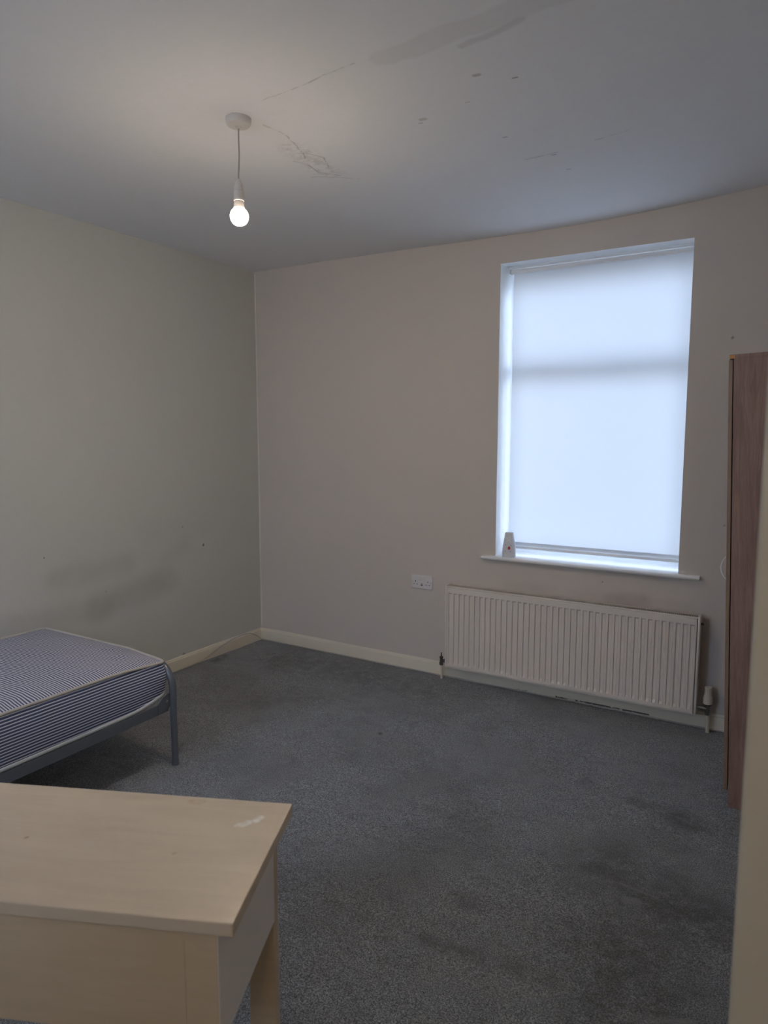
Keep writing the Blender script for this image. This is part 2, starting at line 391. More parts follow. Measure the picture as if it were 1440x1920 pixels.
# carpeted floor: gentle waves and one ruck
bm = bmesh.new(); nx, ny = 150, 170
x0, x1, y0, y1 = -.02, FARX+.02, BACKY-.02, .02
def ruck(x, y):
    ax, ay, bx, by = 2.44, -2.135, 2.86, -2.075
    t = max(0, min(1, ((x-ax)*(bx-ax)+(y-ay)*(by-ay))/((bx-ax)**2+(by-ay)**2)))
    d = math.hypot(x-ax-t*(bx-ax), y-ay-t*(by-ay))
    return .007*math.exp(-(d/.035)**2)
grid = [[None]*(ny+1) for _ in range(nx+1)]
for i in range(nx+1):
    for j in range(ny+1):
        x = x0+(x1-x0)*i/nx; y = y0+(y1-y0)*j/ny
        z = .0022*mn.noise(Vector((x*2.6, y*2.6, 3))) + .0012*mn.noise(Vector((x*8, y*8, 1))) - .001 + ruck(x, y)
        e = min(abs(y), abs(x))
        if e < .08: z += .006*(1-e/.08)*max(0, mn.noise(Vector((x*4, y*4, 9))))
        grid[i][j] = bm.verts.new((x, y, z))
for i in range(nx):
    for j in range(ny): bm.faces.new((grid[i][j], grid[i+1][j], grid[i+1][j+1], grid[i][j+1]))
link('floor', bm, M['carpet'], None, 180, 'structure')
# ceiling: old plaster, sagging a little along the window wall
prof = [(0, 2.622), (.65, 2.619), (1.2, 2.612), (1.5, 2.605), (2.13, 2.599), (2.44, 2.603), (2.70, 2.614), (2.96, 2.630), (3.13, 2.642), (3.7, 2.66), (5, 2.66)]
def cz(x, y):
    for (a, za), (b, zb) in zip(prof, prof[1:]):
        if x <= b: zl = za+(zb-za)*max(0, (x-a))/(b-a); break
    w = math.exp(-(abs(y)/.9)**2)
    return 2.622+(zl-2.622)*w + .0025*mn.noise(Vector((x*1.5, y*1.5, 5)))*(1-w)
bm = bmesh.new(); nx, ny = 90, 96; cg = [[bm.verts.new((-.02+(FARX+.04)*i/nx, BACKY-.02+(-BACKY+.04)*j/ny, 0)) for j in range(ny+1)] for i in range(nx+1)]
for r in cg:
    for v in r: v.co.z = cz(v.co.x, min(v.co.y, 0))
for i in range(nx):
    for j in range(ny): bm.faces.new((cg[i][j], cg[i][j+1], cg[i+1][j+1], cg[i+1][j]))
link('ceiling', bm, M['ceiling'], None, 180, 'structure')
link('wall_left', B(-.12, 0, BACKY-.12, .30, -.05, TOP), M['wall_left'], None, None, 'structure')
bm = bmesh.new()
for a in ((0, WX0, 0, .30, -.05, TOP), (WX1, FARX+.12, 0, .30, -.05, TOP), (WX0, WX1, 0, .30, -.05, WZ0), (WX0, WX1, 0, .30, WZ1, TOP)): box(bm, *a)
bmesh.ops.remove_doubles(bm, verts=bm.verts, dist=1e-5)
bm.normal_update()
for f in bm.faces:                                   # reveal faces carry white paint
    c_ = f.calc_center_median()
    if 0 < c_.y < .3 and WX0-.01 < c_.x < WX1+.01 and WZ0-.01 < c_.z < WZ1+.01 and abs(f.normal.y) < .1: f.material_index = 1
link('wall_back', bm, [M['wall_back'], M['reveal']], None, None, 'structure')
link('wall_right', B(RW, RW+.12, PY1, 0, -.05, TOP), M['wall'], None, None, 'structure')
bm = B(3.302, FARX, PY0, PY1, -.05, 2.64)
es = [e for e in bm.edges if abs(e.verts[0].co.x-3.302) < 1e-4 and abs(e.verts[1].co.x-3.302) < 1e-4 and abs(e.verts[0].co.z-e.verts[1].co.z) > 1]
bmesh.ops.bevel(bm, geom=es, offset=.006, segments=4, affect='EDGES', profile=.5)
link('wall_partition', bm, M['wall_near'], None, 30, 'structure')
link('wall_right_rear', B(FARX, FARX+.12, BACKY-.12, PY1, -.05, TOP), M['wall'], None, None, 'structure')

# rear wall; its unseen window is added to let in fill daylight
RX0, RX1, RZ0, RZ1 = .45, 1.70, 1.15, 2.38
bm = bmesh.new()
for a in ((-.12, RX0, BACKY-.2, BACKY, -.05, TOP), (RX1, FARX+.12, BACKY-.2, BACKY, -.05, TOP), (RX0, RX1, BACKY-.2, BACKY, -.05, RZ0), (RX0, RX1, BACKY-.2, BACKY, RZ1, TOP)): box(bm, *a)
link('wall_front', bm, M['wall'], None, None, 'structure')
bm = bmesh.new(); yy0, yy1 = BACKY-.16, BACKY-.10; rxm = (RX0+RX1)/2
for a in ((RX0, RX0+.05, yy0, yy1, RZ0, RZ1), (RX1-.05, RX1, yy0, yy1, RZ0, RZ1), (rxm-.03, rxm+.03, yy0, yy1, RZ0+.05, RZ1-.05), (RX0+.05, RX1-.05, yy0, yy1, RZ0, RZ0+.05), (RX0+.05, RX1-.05, yy0, yy1, RZ1-.05, RZ1)): box(bm, *a, bev=.004)
w2 = link('added_fill_window', bm, M['upvc'], None, None, 'structure')
for a, b in ((RX0+.05, rxm-.03), (rxm+.03, RX1-.05)):
    link('pane', B(a, b, BACKY-.135, BACKY-.130, RZ0+.05, RZ1-.05), M['glass'], w2)

# skirting boards
def skirting(name, a, b, inward, extra=None):
    """moulded board: profile extruded from a to b, thickness towards 'inward'"""
    pf = [(0, -.02), (.016, -.02), (.016, .064), (.0145, .070), (.010, .0735), (.009, .079), (.0065, .083), (.0, .085)]
    bm = bmesh.new(); A, Bq = Vector(a), Vector(b); I = Vector(inward); rows = []
    n = 24
    for k in range(n+1):
        p = A.lerp(Bq, k/n); s = .003*mn.noise(p*1.7)
        rows.append([bm.verts.new(p+I*t+Vector((0, 0, z+(s if z > 0 else 0)))) for t, z in pf])
    for r, q in zip(rows, rows[1:]):
        for i in range(len(pf)-1): bm.faces.new((r[i], r[i+1], q[i+1], q[i]))
    bm.faces.new(rows[0]); bm.faces.new(rows[-1][::-1])
    bmesh.ops.recalc_face_normals(bm, faces=bm.faces)
    return link(name, bm, M['skirting'], None, 30, 'structure')
skirting('baseboard_back', (0, 0, 0), (RW, 0, 0), (0, -1, 0))
skirting('baseboard_left', (0, BACKY, 0), (0, -.016, 0), (1, 0, 0))
skirting('baseboard_right', (RW, -.016, 0), (RW, PY1, 0), (-1, 0, 0))

# ------------------------------------------------------------------ window behind the blind
bm = bmesh.new(); fy0, fy1 = .215, .275
for a in ((WX0, WX0+.022, fy0, fy1, WZ0, WZ1), (WX1-.022, WX1, fy0, fy1, WZ0, WZ1), (WX0+.022, WX1-.022, fy0, fy1, WZ0, WZ0+.052), (WX0+.022, WX1-.022, fy0, fy1, WZ1-.10, WZ1)):
    box(bm, *a, bev=.004)
win = link('window_1', bm, M['upvc'], None, None, 'structure')
link('transom', B(WX0+.022, WX1-.022, fy0-.01, fy1, 1.83, 1.90, bev=.006), M['upvc'], win)
for z0, z1 in ((WZ0+.052, 1.83), (1.90, WZ1-.10)):
    link('pane', B(WX0+.022, WX1-.022, .243, .247, z0, z1), M['glass'], win)
# sill board with a rounded nose running past the reveal
bm = bmesh.new()
def sillprof(y0):
    pr = [(y0, .768), (-.030, .768)]
    for i in range(7):
        a = -PI/2+PI*i/6; pr.append((-.030-.010*math.cos(a), .778+.010*math.sin(a)))
    pr += [(y0, .788)]
    return pr
for xa, xb, yb in ((1.752, WX0, -.0), (WX0, WX1, .215), (WX1, 2.935, -.0)):
    L = [bm.verts.new((xa, y, z)) for y, z in sillprof(yb)]; R_ = [bm.verts.new((xb, y, z)) for y, z in sillprof(yb)]
    for i in range(len(L)-1): bm.faces.new((L[i], L[i+1], R_[i+1], R_[i]))
    bm.faces.new(L[::-1]); bm.faces.new(R_)
bmesh.ops.recalc_face_normals(bm, faces=bm.faces)
link('window_sill', bm, M['sill'], win, 30)

# ------------------------------------------------------------------ roller blind
bl = thing('roller_blind', 'white translucent roller blind pulled almost fully down over the window above the radiator', 'blind', (2.33, .12, .86))
def rel(o, t): o.parent = t; o.matrix_parent_inverse = Matrix.Translation(-Vector(t.location)); return o
def prt(name, bm, mat, t, smooth=None, **k):
    o = link(name, bm, mat, None, smooth, **k)
    o.data.transform(Matrix.Translation(-Vector(t.location))); o.parent = t; return o
bx0, bx1 = 1.862, 2.818
bm = bmesh.new(); nx, nz = 24, 60
gv = [[None]*(nz+1) for _ in range(nx+1)]
for i in range(nx+1):
    for j in range(nz+1):
        x = bx0+(bx1-bx0)*i/nx; z = .845+(2.425-.845)*j/nz
        gv[i][j] = bm.verts.new((x, .126+.0012*mn.noise(Vector((x*3, 1, z*1.2))), z))
for i in range(nx):
    for j in range(nz): bm.faces.new((gv[i][j], gv[i+1][j], gv[i+1][j+1], gv[i][j+1]))
prt('blind_fabric', bm, M['blind'], bl, 180)
bm = bmesh.new(); tube(bm, [(bx0-.008, .112, 2.424), (bx1+.004, .112, 2.424)], .013, 24)
prt('roller_tube', bm, M['upvc'], bl, 40)
prt('head_rail', B(bx0-.012, bx1+.009, .088, .100, 2.436, 2.4465, bev=.003), M['upvc'], bl)
bm = bmesh.new(); w_ = [bm.verts.new(p) for p in ((bx0, .1245, .838), (bx1, .1245, .838), (bx1, .1245, .862), (bx0, .1245, .862))]; bm.faces.new(w_)
prt('hem_pocket', bm, M['hem'], bl)
bm = bmesh.new(); box(bm, bx0, bx1, .119, .131, .822, .838, bev=.004); prt('bottom_bar', bm, M['upvc'], bl)
for x in (bx0-.016, bx1+.005):
    prt('end_bracket', B(x, x+.005, .09, .14, 2.412, 2.45, bev=.002), M['upvc'], bl)

# ------------------------------------------------------------------ radiator
rad = thing('radiator', 'long white panel radiator with vertical grooves on the wall under the window', 'radiator', (2.255, -.07, .10))
fx0, fx1, rz0, rz1 = 1.571, 2.940, .104, .586
bm = bmesh.new(); ch = []
pitch = (2.922-1.588)/40
xs = [fx0]; dep = [0]
for k in range(41):
    cx_ = 1.5895+pitch*k
    for off, d in ((-.0105, 0), (-.0075, 1), (.0075, 1), (.0105, 0)): xs.append(cx_+off); dep.append(d)
xs.append(fx1); dep.append(0)
zs = [rz0, rz0+.016, rz0+.031, rz1-.0360, rz1-.0280, rz1]; zd = [0, 0, 1, 1, 0, 0]
yf = -.1085
gv = [[bm.verts.new((x, yf+.0080*(dx*dz), z)) for z, dz in zip(zs, zd)] for x, dx in zip(xs, dep)]
for i in range(len(xs)-1):
    for j in range(len(zs)-1): bm.faces.new((gv[i][j], gv[i+1][j], gv[i+1][j+1], gv[i][j+1]))
# rolled rim all round and a back
def rim(pts, offs):
    prev = pts
    for dy, sx in offs:
        new = []
        for v in pts:
            p = v.co.copy(); cx2 = (fx0+fx1)/2; cz2 = (rz0+rz1)/2
            p.y += dy
            if abs(p.x-fx0) < 1e-5: p.x -= sx
            if abs(p.x-fx1) < 1e-5: p.x += sx
            if abs(p.z-rz0) < 1e-5: p.z -= sx
            if abs(p.z-rz1) < 1e-5: p.z += sx
            new.append(bm.verts.new(p))
        n = len(prev)
        for i in range(n): bm.faces.new((prev[i], new[i], new[(i+1) % n], prev[(i+1) % n]))
        prev = new
    bm.faces.new(prev)
bd = [gv[i][0] for i in range(len(xs))]+[gv[-1][j] for j in range(1, len(zs))]+[gv[i][-1] for i in range(len(xs)-2, -1, -1)]+[gv[0][j] for j in range(len(zs)-2, 0, -1)]
rim(bd, [(.0012, .0025), (.004, .0035), (.013, .0035)])
bmesh.ops.recalc_face_normals(bm, faces=bm.faces)
prt('front_panel', bm, M['rad_front'], rad, 22)
for x0_, x1_ in ((1.554, 1.5655), (2.9455, 2.957)):
    bm = bmesh.new(); box(bm, x0_, x1_, -.103, -.028, .094, .600, bev=.003)
    prt('side_panel', bm, M['white_metal'], rad, 40)
bm = bmesh.new()                                   # top grille: frame plus cross bars
box(bm, 1.5655, 2.9455, -.103, -.086, .5905, .5955, bev=.0012, seg=1); box(bm, 1.5655, 2.9455, -.040, -.028, .589, .5955, bev=.001, seg=1)
nb_ = 150
for k in range(nb_+1):
    x = 1.57+(2.941-1.57)*k/nb_
    box(bm, x-.0014, x+.0014, -.087, -.039, .5915, .595)
prt('top_grille', bm, M['white_metal'], rad)
prt('inner_shade_block', B(1.57, 2.942, -.0895, -.0405, .11, .588), M['rad_shade'], rad)  # solid dark block in place of fins, shades the grille slots
prt('back_panel', B(1.57, 2.942, -.040, -.030, .104, .586, bev=.003), M['white_metal'], rad)
prt('bottom_rim', B(1.5655, 2.9455, -.105, -.094, .094, .1005, bev=.002), M['white_metal'], rad)
for x in (1.72, 2.78): prt('wall_bracket', B(x, x+.03, -.031, -.0005, .12, .57), M['white_metal'], rad)
prt('bleed_valve', lathe(bmesh.new(), [(.006, 0), (.006, .010), (.0035, .010), (.0035, .014)], (2.956, -.062, .556), 12, 'X'), M['dark_metal'], rad)
# lockshield valve at one end
vx, vy = 1.511, -.060
bm = bmesh.new(); lathe(bm, [(.009, .085), (.0125, .088), (.0125, .104), (.010, .106), (.0095, .128), (.0115, .130), (.0115, .138), (.006, .140), (.005, .146), (.0035, .147), (.0035, .164)], (vx, vy, 0), 16)
lathe(bm, [(.008, vx), (.008, vx+.018), (.0115, vx+.018), (.0115, vx+.030), (.008, vx+.030), (.008, vx+.044)], (0, vy, .116), 16, 'X')
lv = prt('lockshield_valve', bm, M['dark_metal'], rad, 35)
bm = tube(bmesh.new(), [(vx+.004, vy, .0), (vx+.003, vy, .088)], .0078, 14); prt('pipe', bm, M['pipe'], rad, 40)
# thermostatic valve at the other
tx = 3.006
bm = bmesh.new(); lathe(bm, [(.010, .092), (.0125, .096), (.0125, .112), (.010, .114), (.010, .135), (.013, .136), (.013, .146), (.009, .148)], (tx, vy, 0), 18)
lathe(bm, [(.008, 2.957), (.008, 2.972), (.0125, 2.972), (.0125, 2.986), (.009, 2.986), (.009, tx)], (0, vy, .124), 16, 'X')
tv = prt('thermostatic_valve', bm, M['chrome'], rad, 35)
bm = bmesh.new(); lathe(bm, [(.010, .146), (.0205, .150), (.0225, .154), (.0232, .176), (.021, .186), (.0170, .200), (.0165, .232), (.0172, .236), (.0150, .238)], (tx, vy, 0), 28)
for k in range(14):
    a = 2*PI*k/14; ca, sa = math.cos(a), math.sin(a)
    tube(bm, [(tx+.0168*ca, vy+.0168*sa, .201), (tx+.0168*ca, vy+.0168*sa, .233)], .0014, 6)
o = link('valve_head', bm, M['cream_plastic'], None, 35); o.data.transform(Matrix.Translation(-Vector(rad.location))); o.parent = tv; o['label'] = 'cream plastic valve head'
o = link('valve_collar', lathe(bmesh.new(), [(.0155, .1445), (.0205, .146), (.0205, .150), (.0155, .151)], (tx, vy, 0), 24), M['black'], None, 35); o.data.transform(Matrix.Translation(-Vector(rad.location))); o.parent = tv
bm = tube(bmesh.new(), [(tx+.006, vy, .0), (tx+.003, vy, .05), (tx+.001, vy, .094)], .0092, 14); prt('pipe', bm, M['pipe'], rad, 40)

# ------------------------------------------------------------------ double socket
so = thing('wall_socket', 'white double wall socket with two switches beside the radiator', 'socket', (1.344, 0, .577))
bm = B(-.0735, .0735, -.0095, 0, -.0435, .0435, bev=.003, seg=3); link('face_plate', bm, M['socket'], so, 40)
for sx in (-1, 1):
    bm = B(sx*.0125-.0095, sx*.0125+.0095, -.0135, -.008, .008, .032, bev=.002); 
    for v in bm.verts:
        if v.co.z > .02 and v.co.y < -.011: v.co.y += .003
    link('rocker_switch', bm, M['plastic'], so, 40)
    cx_ = sx*.043
    bm = bmesh.new()
    box(bm, cx_-.0020, cx_+.0020, -.0101, -.006, -.001, .008)
    box(bm, cx_-.0145, cx_-.0080, -.0101, -.006, -.0175, -.0135); box(bm, cx_+.0080, cx_+.0145, -.0101, -.006, -.0175, -.0135)
    link('pin_slots', bm, M['black'], so)
    link('screw', lathe(bmesh.new(), [(.0028, -.0094), (.0028, -.0102)], (sx*.063, 0, -.0005), 14, 'Y'), M['chrome'], so, 40)
for z in (-.0125, -.0205): link('usb_port', B(-.0065, .0065, -.0101, -.006, z-.0022, z+.0022), M['black'], so)

# ------------------------------------------------------------------ pendant lamp
lx, ly = 1.547, -1.805; pz = cz(lx, ly)
pe = thing('pendant_lamp', 'bare lit bulb hanging on a white cord from a ceiling rose', 'lamp', (lx, ly, pz))
bm = bmesh.new(); lathe(bm, [(.044, .004), (.0455, 0), (.0455, -.012), (.044, -.018), (.040, -.0235), (.030, -.0265), (.012, -.0275), (.008, -.033), (.005, -.034)][::-1], (0, 0, 0), 48); link('ceiling_rose', bm, M['lampholder'], pe, 35)
ex_, ey_ = .013, -.020
path = smooth_path([(0, 0, -.028), (-.001, .0, -.07), (-.002, .002, -.12), (.003, -.006, -.165), (.0095, -.016, -.20), (.0115, -.018, -.225)], 8)
link('cord', tube(bmesh.new(), path, .0028, 10), M['cord'], pe, 60)
bx_, by_ = ex_, ey_
bm = bmesh.new(); lathe(bm, [(.004, -.214), (.0085, -.217), (.0145, -.236), (.0170, -.250), (.0178, -.254), (.0165, -.255)][::-1], (bx_, by_, 0), 32); link('lampholder_cap', bm, M['lampholder'], pe, 35)
bm = bmesh.new(); lathe(bm, [(.0165, -.2545), (.0182, -.257), (.0182, -.282), (.0186, -.284), (.0186, -.290), (.0170, -.291)][::-1], (bx_, by_, 0), 32); link('lampholder_skirt', bm, M['lampholder'], pe, 35)
bm = bmesh.new(); lathe(bm, [(.015, -.2905), (.0168, -.292), (.0178, -.298), (.0182, -.308), (.0195, -.3135), (.0185, -.3145)][::-1], (bx_, by_, 0), 32); lb = link('light_bulb', bm, M['lampholder'], pe, 35)
pr = []
for i in range(0, 25):
    a = PI*i/24; r_ = .0325*math.sin(a); h_ = -.3425-.0325*math.cos(a)*1.0
    if h_ > -.3145-.001: continue
    pr.append((max(r_, .0004), h_))
bm = bmesh.new(); lathe(bm, sorted(pr, key=lambda q: q[1]), (bx_, by_, 0), 40); link('glowing_globe', bm, M['bulb'], lb, 179)

# ------------------------------------------------------------------ bed frame
bf = thing('bed_frame', 'grey tubular steel single bed frame against the wall under the striped mattress', 'bed', (.5, -2.65, 0))
R_t = .0155; ty = -1.688; lxn, lxf = .967, .035
def hoop(y, ztop):
    cr_ = .108; cz_ = ztop-cr_
    p = [(lxn, y, .0), (lxn, y, .12), (lxn, y, .25)]+arc((lxn-cr_, cz_), cr_, 0, 90, 12, y=y)[0:]
    p += [(.5, y, ztop)]+arc((lxf+cr_, cz_), cr_, 90, 180, 12, y=y)+[(lxf, y, .2), (lxf, y, .0)]
    return p
bm = tube(bmesh.new(), hoop(ty, .470), R_t, 16); prt('foot_hoop', bm, M['steel'], bf, 60)
bm = tube(bmesh.new(), hoop(-3.63, .85), R_t, 16); prt('head_hoop', bm, M['steel'], bf, 60)
for x in (.25, .5, .75): prt('head_bar', tube(bmesh.new(), [(x, -3.63, .30), (x, -3.63, .85)], .008, 10), M['steel'], bf, 60)
for x, y in ((lxn, ty), (lxf, ty), (lxn, -3.63), (lxf, -3.63)):
    prt('foot_cap', lathe(bmesh.new(), [(.0168, -.001), (.0168, .022), (.0158, .026)][::-1] if 0 else [(.0168, -.001), (.0168, .022), (.0158, .026)], (x, y, 0), 16), M['steel'], bf, 40)
for xs_, sgn in ((lxn-.010, -1), (lxf+.010, 1)):
    bm = bmesh.new(); n = 24; ya, yb = ty-.02, -3.62
    rowsA = []
    for k in range(n+1):
        y = ya+(yb-ya)*k/n; sag = -.010*math.sin(PI*min(1, k/n))
        t = .0022; 
        q = [(xs_, .258), (xs_+sgn*.030, .258), (xs_+sgn*.030, .258+t), (xs_+sgn*t, .258+t), (xs_+sgn*t, .303), (xs_, .303)]
        rowsA.append([bm.verts.new((x, y, z+sag)) for x, z in q])
    for r, q in zip(rowsA, rowsA[1:]):
        for i in range(6): bm.faces.new((r[i], r[(i+1) % 6], q[(i+1) % 6], q[i]))
    bm.faces.new(rowsA[0]); bm.faces.new(rowsA[-1][::-1]); bmesh.ops.recalc_face_normals(bm, faces=bm.faces)
    rail = prt('side_rail', bm, M['steel'], bf, 30)
    for yb_ in (ty-.020, -3.61):
        s = 1 if yb_ > -3 else -1
        bm = bmesh.new(); xa = xs_+.0008 if sgn < 0 else xs_-.0030
        ply = [(yb_+s*.014, .286), (yb_+s*.014, .340), (yb_+s*.0, .340), (yb_-s*.028, .330), (yb_-s*.060, .303), (yb_-s*.060, .262), (yb_+s*.0, .272)]
        a_ = [bm.verts.new((xa, y, z)) for y, z in ply]; b_ = [bm.verts.new((xa+.003, y, z)) for y, z in ply]
        bm.faces.new(a_); bm.faces.new(b_[::-1])
        for i in range(len(ply)): bm.faces.new((a_[i], b_[i], b_[(i+1) % len(ply)], a_[(i+1) % len(ply)]))
        bmesh.ops.recalc_face_normals(bm, faces=bm.faces)
        br = link('corner_bracket', bm, M['steel'], rail); br.data.transform(Matrix.Translation(-Vector(bf.location)))
        bx2 = xa+.003 if sgn < 0 else xa
        dx = 1 if sgn < 0 else -1
        prt('bolt', lathe(bmesh.new(), [(.0065, bx2), (.0065, bx2+dx*.003), (.0035, bx2+dx*.003), (.0035, bx2+dx*.007)], (0, yb_-s*.012, .309), 10, 'X'), M['bolt'], bf, 30)
for k in range(9):
    y = -1.85-k*.20
    prt('cross_slat', B(.047, .955, y-.03, y+.03, .263, .272), M['steel'], bf)

# ------------------------------------------------------------------ mattress
mt = thing('mattress', 'single mattress in blue and white striped ticking lying on the steel bed', 'mattress', (.48, -2.65, .3))
mx0, mx1, my0, my1, mz0, mz1 = .030, .938, -3.58, -1.698, .300, .499
def rrect(x0, x1, y0, y1, r, n=6):
    out = []
    for cx_, cy_, a0 in ((x1-r, y1-r, 0), (x0+r, y1-r, 90), (x0+r, y0+r, 180), (x1-r, y0+r, 270)):
        for i in range(n+1):
            a = math.radians(a0+90*i/n); out.append((cx_+r*math.cos(a), cy_+r*math.sin(a)))
    return out
def dens(poly, step=.05):
    out = []
    for i, p in enumerate(poly):
        q = poly[(i+1) % len(poly)]; d = math.hypot(q[0]-p[0], q[1]-p[1]); k = max(1, int(d/step))
        for j in range(k): out.append((p[0]+(q[0]-p[0])*j/k, p[1]+(q[1]-p[1])*j/k))
    return out
base = dens(rrect(mx0, mx1, my0, my1, .032))
def drop(x, y):   # corner of the mattress droops
    dx, dy = max(0, 1-(mx1-x)/.25), max(0, 1-(my1-y)/.25)
    return -.020*max(0, dx*dy)
def side_sag(y, t): return -.008*math.sin(PI*min(1, max(0, (my1-y)/1.9)))*(1-t)
bm = bmesh.new(); rows = []
cxm, cym = (mx0+mx1)/2, (my0+my1)/2
nt_ = 12
for k in range(nt_+1):
    t = k/nt_; row = []
    for x, y in base:
        bul = .010*math.sin(PI*t)+.004*mn.noise(Vector((x*6, y*6, t*3)))*math.sin(PI*t)
        rr = Vector((x-cxm, y-cym)); nx_ = 1 if x > mx1-.06 else (-1 if x < mx0+.06 else 0); ny_ = 1 if y > my1-.06 else (-1 if y < my0+.06 else 0)
        tuck = .05*max(0, 1-t*4.5)**2*(1 if y > my1-.30 else .0)*max(0, 1-(my1-y)/.3)
        X = x+nx_*bul ; Y = y+ny_*bul
        if x < mx0+.06: X = max(X, mx0)
        row.append(bm.verts.new((X, Y, mz0+(mz1-mz0)*t+side_sag(y, t)+drop(x, y)*t+(.038*max(0, 1-(my1-y)/.24)**2*(1-t)))))
    rows.append(row)
for r, q in zip(rows, rows[1:]):
    for i in range(len(base)): bm.faces.new((r[i], r[(i+1) % len(base)], q[(i+1) % len(base)], q[i]))
bmesh.ops.recalc_face_normals(bm, faces=bm.faces)
body = prt('side_ticking', bm, M['ticking_side'], mt, 60)
ring_top = [v.co.copy() for v in body.data.vertices][-len(base):]; ring_bot = [v.co.copy() for v in body.data.vertices][:len(base)]
# top: domed, quilted, rumpled
bm = bmesh.new(); nr = 16; prev = None
cen = Vector((0, 0, mz1-mt.location.z))
def topz(x, y, e):
    z = .024*(1-math.exp(-e/.06))
    z += .010*mn.noise(Vector((x*3.2, y*3.2, 2)))*(1-math.exp(-e/.10)) + .0035*mn.noise(Vector((x*11+2*mn.noise(Vector((x*4, y*4, 0))), y*11, 7)))*(1-math.exp(-e/.06))
    return z
NX, NY = 44, 90
poly = [(p.x, p.y, p.z) for p in ring_top]
# concentric rings near the rim, then a grid-like inner fill by scaling
lev = [0, .008, .02, .04, .065, .10, .15, .22, .30, .38, .445]
loops = []
for e in lev:
    row = []
    for p in poly:
        hx, hy = (mx1-mx0)/2, (my1-my0)/2
        sx = (hx-e)/hx; sy = (hy-e)/hy
        X, Y = p[0]*sx+(.0), p[1]*sy
        row.append(bm.verts.new((X, Y, p[2]*max(0, 1-e*4)+(mz1-mt.location.z)*min(1, e*4)+topz(X+mt.location.x, Y+mt.location.y, e))))
    loops.append(row)
for a_, b_ in zip(loops, loops[1:]):
    for i in range(len(a_)): bm.faces.new((a_[i], a_[(i+1) % len(a_)], b_[(i+1) % len(a_)], b_[i]))
bm.faces.new(loops[-1])
bmesh.ops.triangulate(bm, faces=[f for f in bm.faces if len(f.verts) > 4])
bmesh.ops.subdivide_edges(bm, edges=[e for e in bm.edges if e.calc_length() > .03], cuts=1, use_grid_fill=True)
bmesh.ops.recalc_face_normals(bm, faces=bm.faces)
if sum(f.normal.z for f in bm.faces) < 0: bmesh.ops.reverse_faces(bm, faces=bm.faces)
link('top_ticking', bm, M['ticking_top'], mt, 180)
bm = bmesh.new(); bmesh.ops.contextual_create(bm, geom=[bm.verts.new(p) for p in ring_bot]); link('underside', bm, M['tape'], mt)
def ringtube(ring, r, zsc=1., dz=0):
    bm = bmesh.new(); n = len(ring); K = 10; rr = []
    for i, p in enumerate(ring):
        d = (ring[(i+1) % n]-ring[i-1]).normalized(); u = Vector((d.y, -d.x, 0)).normalized(); w = Vector((0, 0, 1))
        rr.append([bm.verts.new(p+Vector((0, 0, dz))+(u*math.cos(2*PI*k/K)*r+w*math.sin(2*PI*k/K)*r*zsc)) for k in range(K)])
    for i in range(n):
        a_, b_ = rr[i], rr[(i+1) % n]
        for k in range(K): bm.faces.new((a_[k], a_[(k+1) % K], b_[(k+1) % K], b_[k]))
    bmesh.ops.recalc_face_normals(bm, faces=bm.faces); return bm
link('piping', ringtube(ring_top, .0062, 1., .002), M['tape'], mt, 180)
link('piping', ringtube(ring_bot, .0050, 2.0, .005), M['tape_low'], mt, 180)

# ------------------------------------------------------------------ desk (turned about 23.6 degrees)
dk = thing('desk', 'pale maple laminate desk with a marked top in the foreground', 'desk', (2.619, -3.026, 0), (0, 0, math.radians(23.6)))
L_, D_ = 1.0, .355
link('desk_top', B(-L_, 0, 0, D_, .717, .740, bev=.0015), M['maple_top'], dk)
lw, ld = .056, .030
for xa, xb, ya, yb in ((-.031-lw, -.0312, .012, .012+ld), (-.031-lw, -.031, D_-.012-ld, D_-.012), (-L_+.0312, -L_+.031+lw, .012, .012+ld), (-L_+.031, -L_+.031+lw, D_-.012-ld, D_-.012)):
    if 1:
        link('leg', B(xa, xb, ya, yb, 0, .717, bev=.0015), M['maple'], dk)
link('front_panel', B(-L_+.031+lw, -.031-lw, .0125, .0285, .516, .717), M['maple'], dk)
link('rear_panel', B(-L_+.031+lw, -.031-lw, D_-.028, D_-.013, .516, .717), M['maple'], dk)
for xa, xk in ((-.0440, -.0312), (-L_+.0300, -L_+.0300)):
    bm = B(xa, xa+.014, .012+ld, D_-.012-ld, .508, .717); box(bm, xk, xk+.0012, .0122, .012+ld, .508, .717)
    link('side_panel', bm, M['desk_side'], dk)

# ------------------------------------------------------------------ wardrobe, leaning slightly
wd = thing('wardrobe', 'tall walnut brown laminate wardrobe leaning a little beside the radiator', 'wardrobe', (3.165, -.784, 0), (0, -.039, 0))
ww, wdp, wh = .50, .49, 1.803
def skewbox(x0, x1, y0, y1, z1, zb=0):
    bm = B(x0, x1, y0, y1, 0, z1)
    for v in bm.verts:
        if v.co.z < .01: v.co.z = zb-.039*v.co.x
    return bm
link('side_panel', skewbox(0, wdp, 0, .016, wh-.016), M['walnut'], wd)
link('side_panel', skewbox(0, wdp, ww-.016, ww, wh-.016), M['walnut'], wd)
link('back_panel', B(wdp-.006, wdp-.001, .016, ww-.016, .06, wh-.016), M['walnut_dark'], wd)
link('top_panel', B(-.0145, wdp, -.001, ww+.001, wh-.016, wh, bev=.0008), M['walnut'], wd)
link('bottom_panel', B(.0, wdp-.006, .016, ww-.016, .055, .071), M['walnut'], wd)
link('plinth', B(.03, .045, .016, ww-.016, 0, .055), M['walnut'], wd)
link('edge_chip', B(-.0152, .004, -.0022, -.0008, wh-.0148, wh-.002), M['chip'], wd, label='bare orange chipboard showing at the chipped corner')
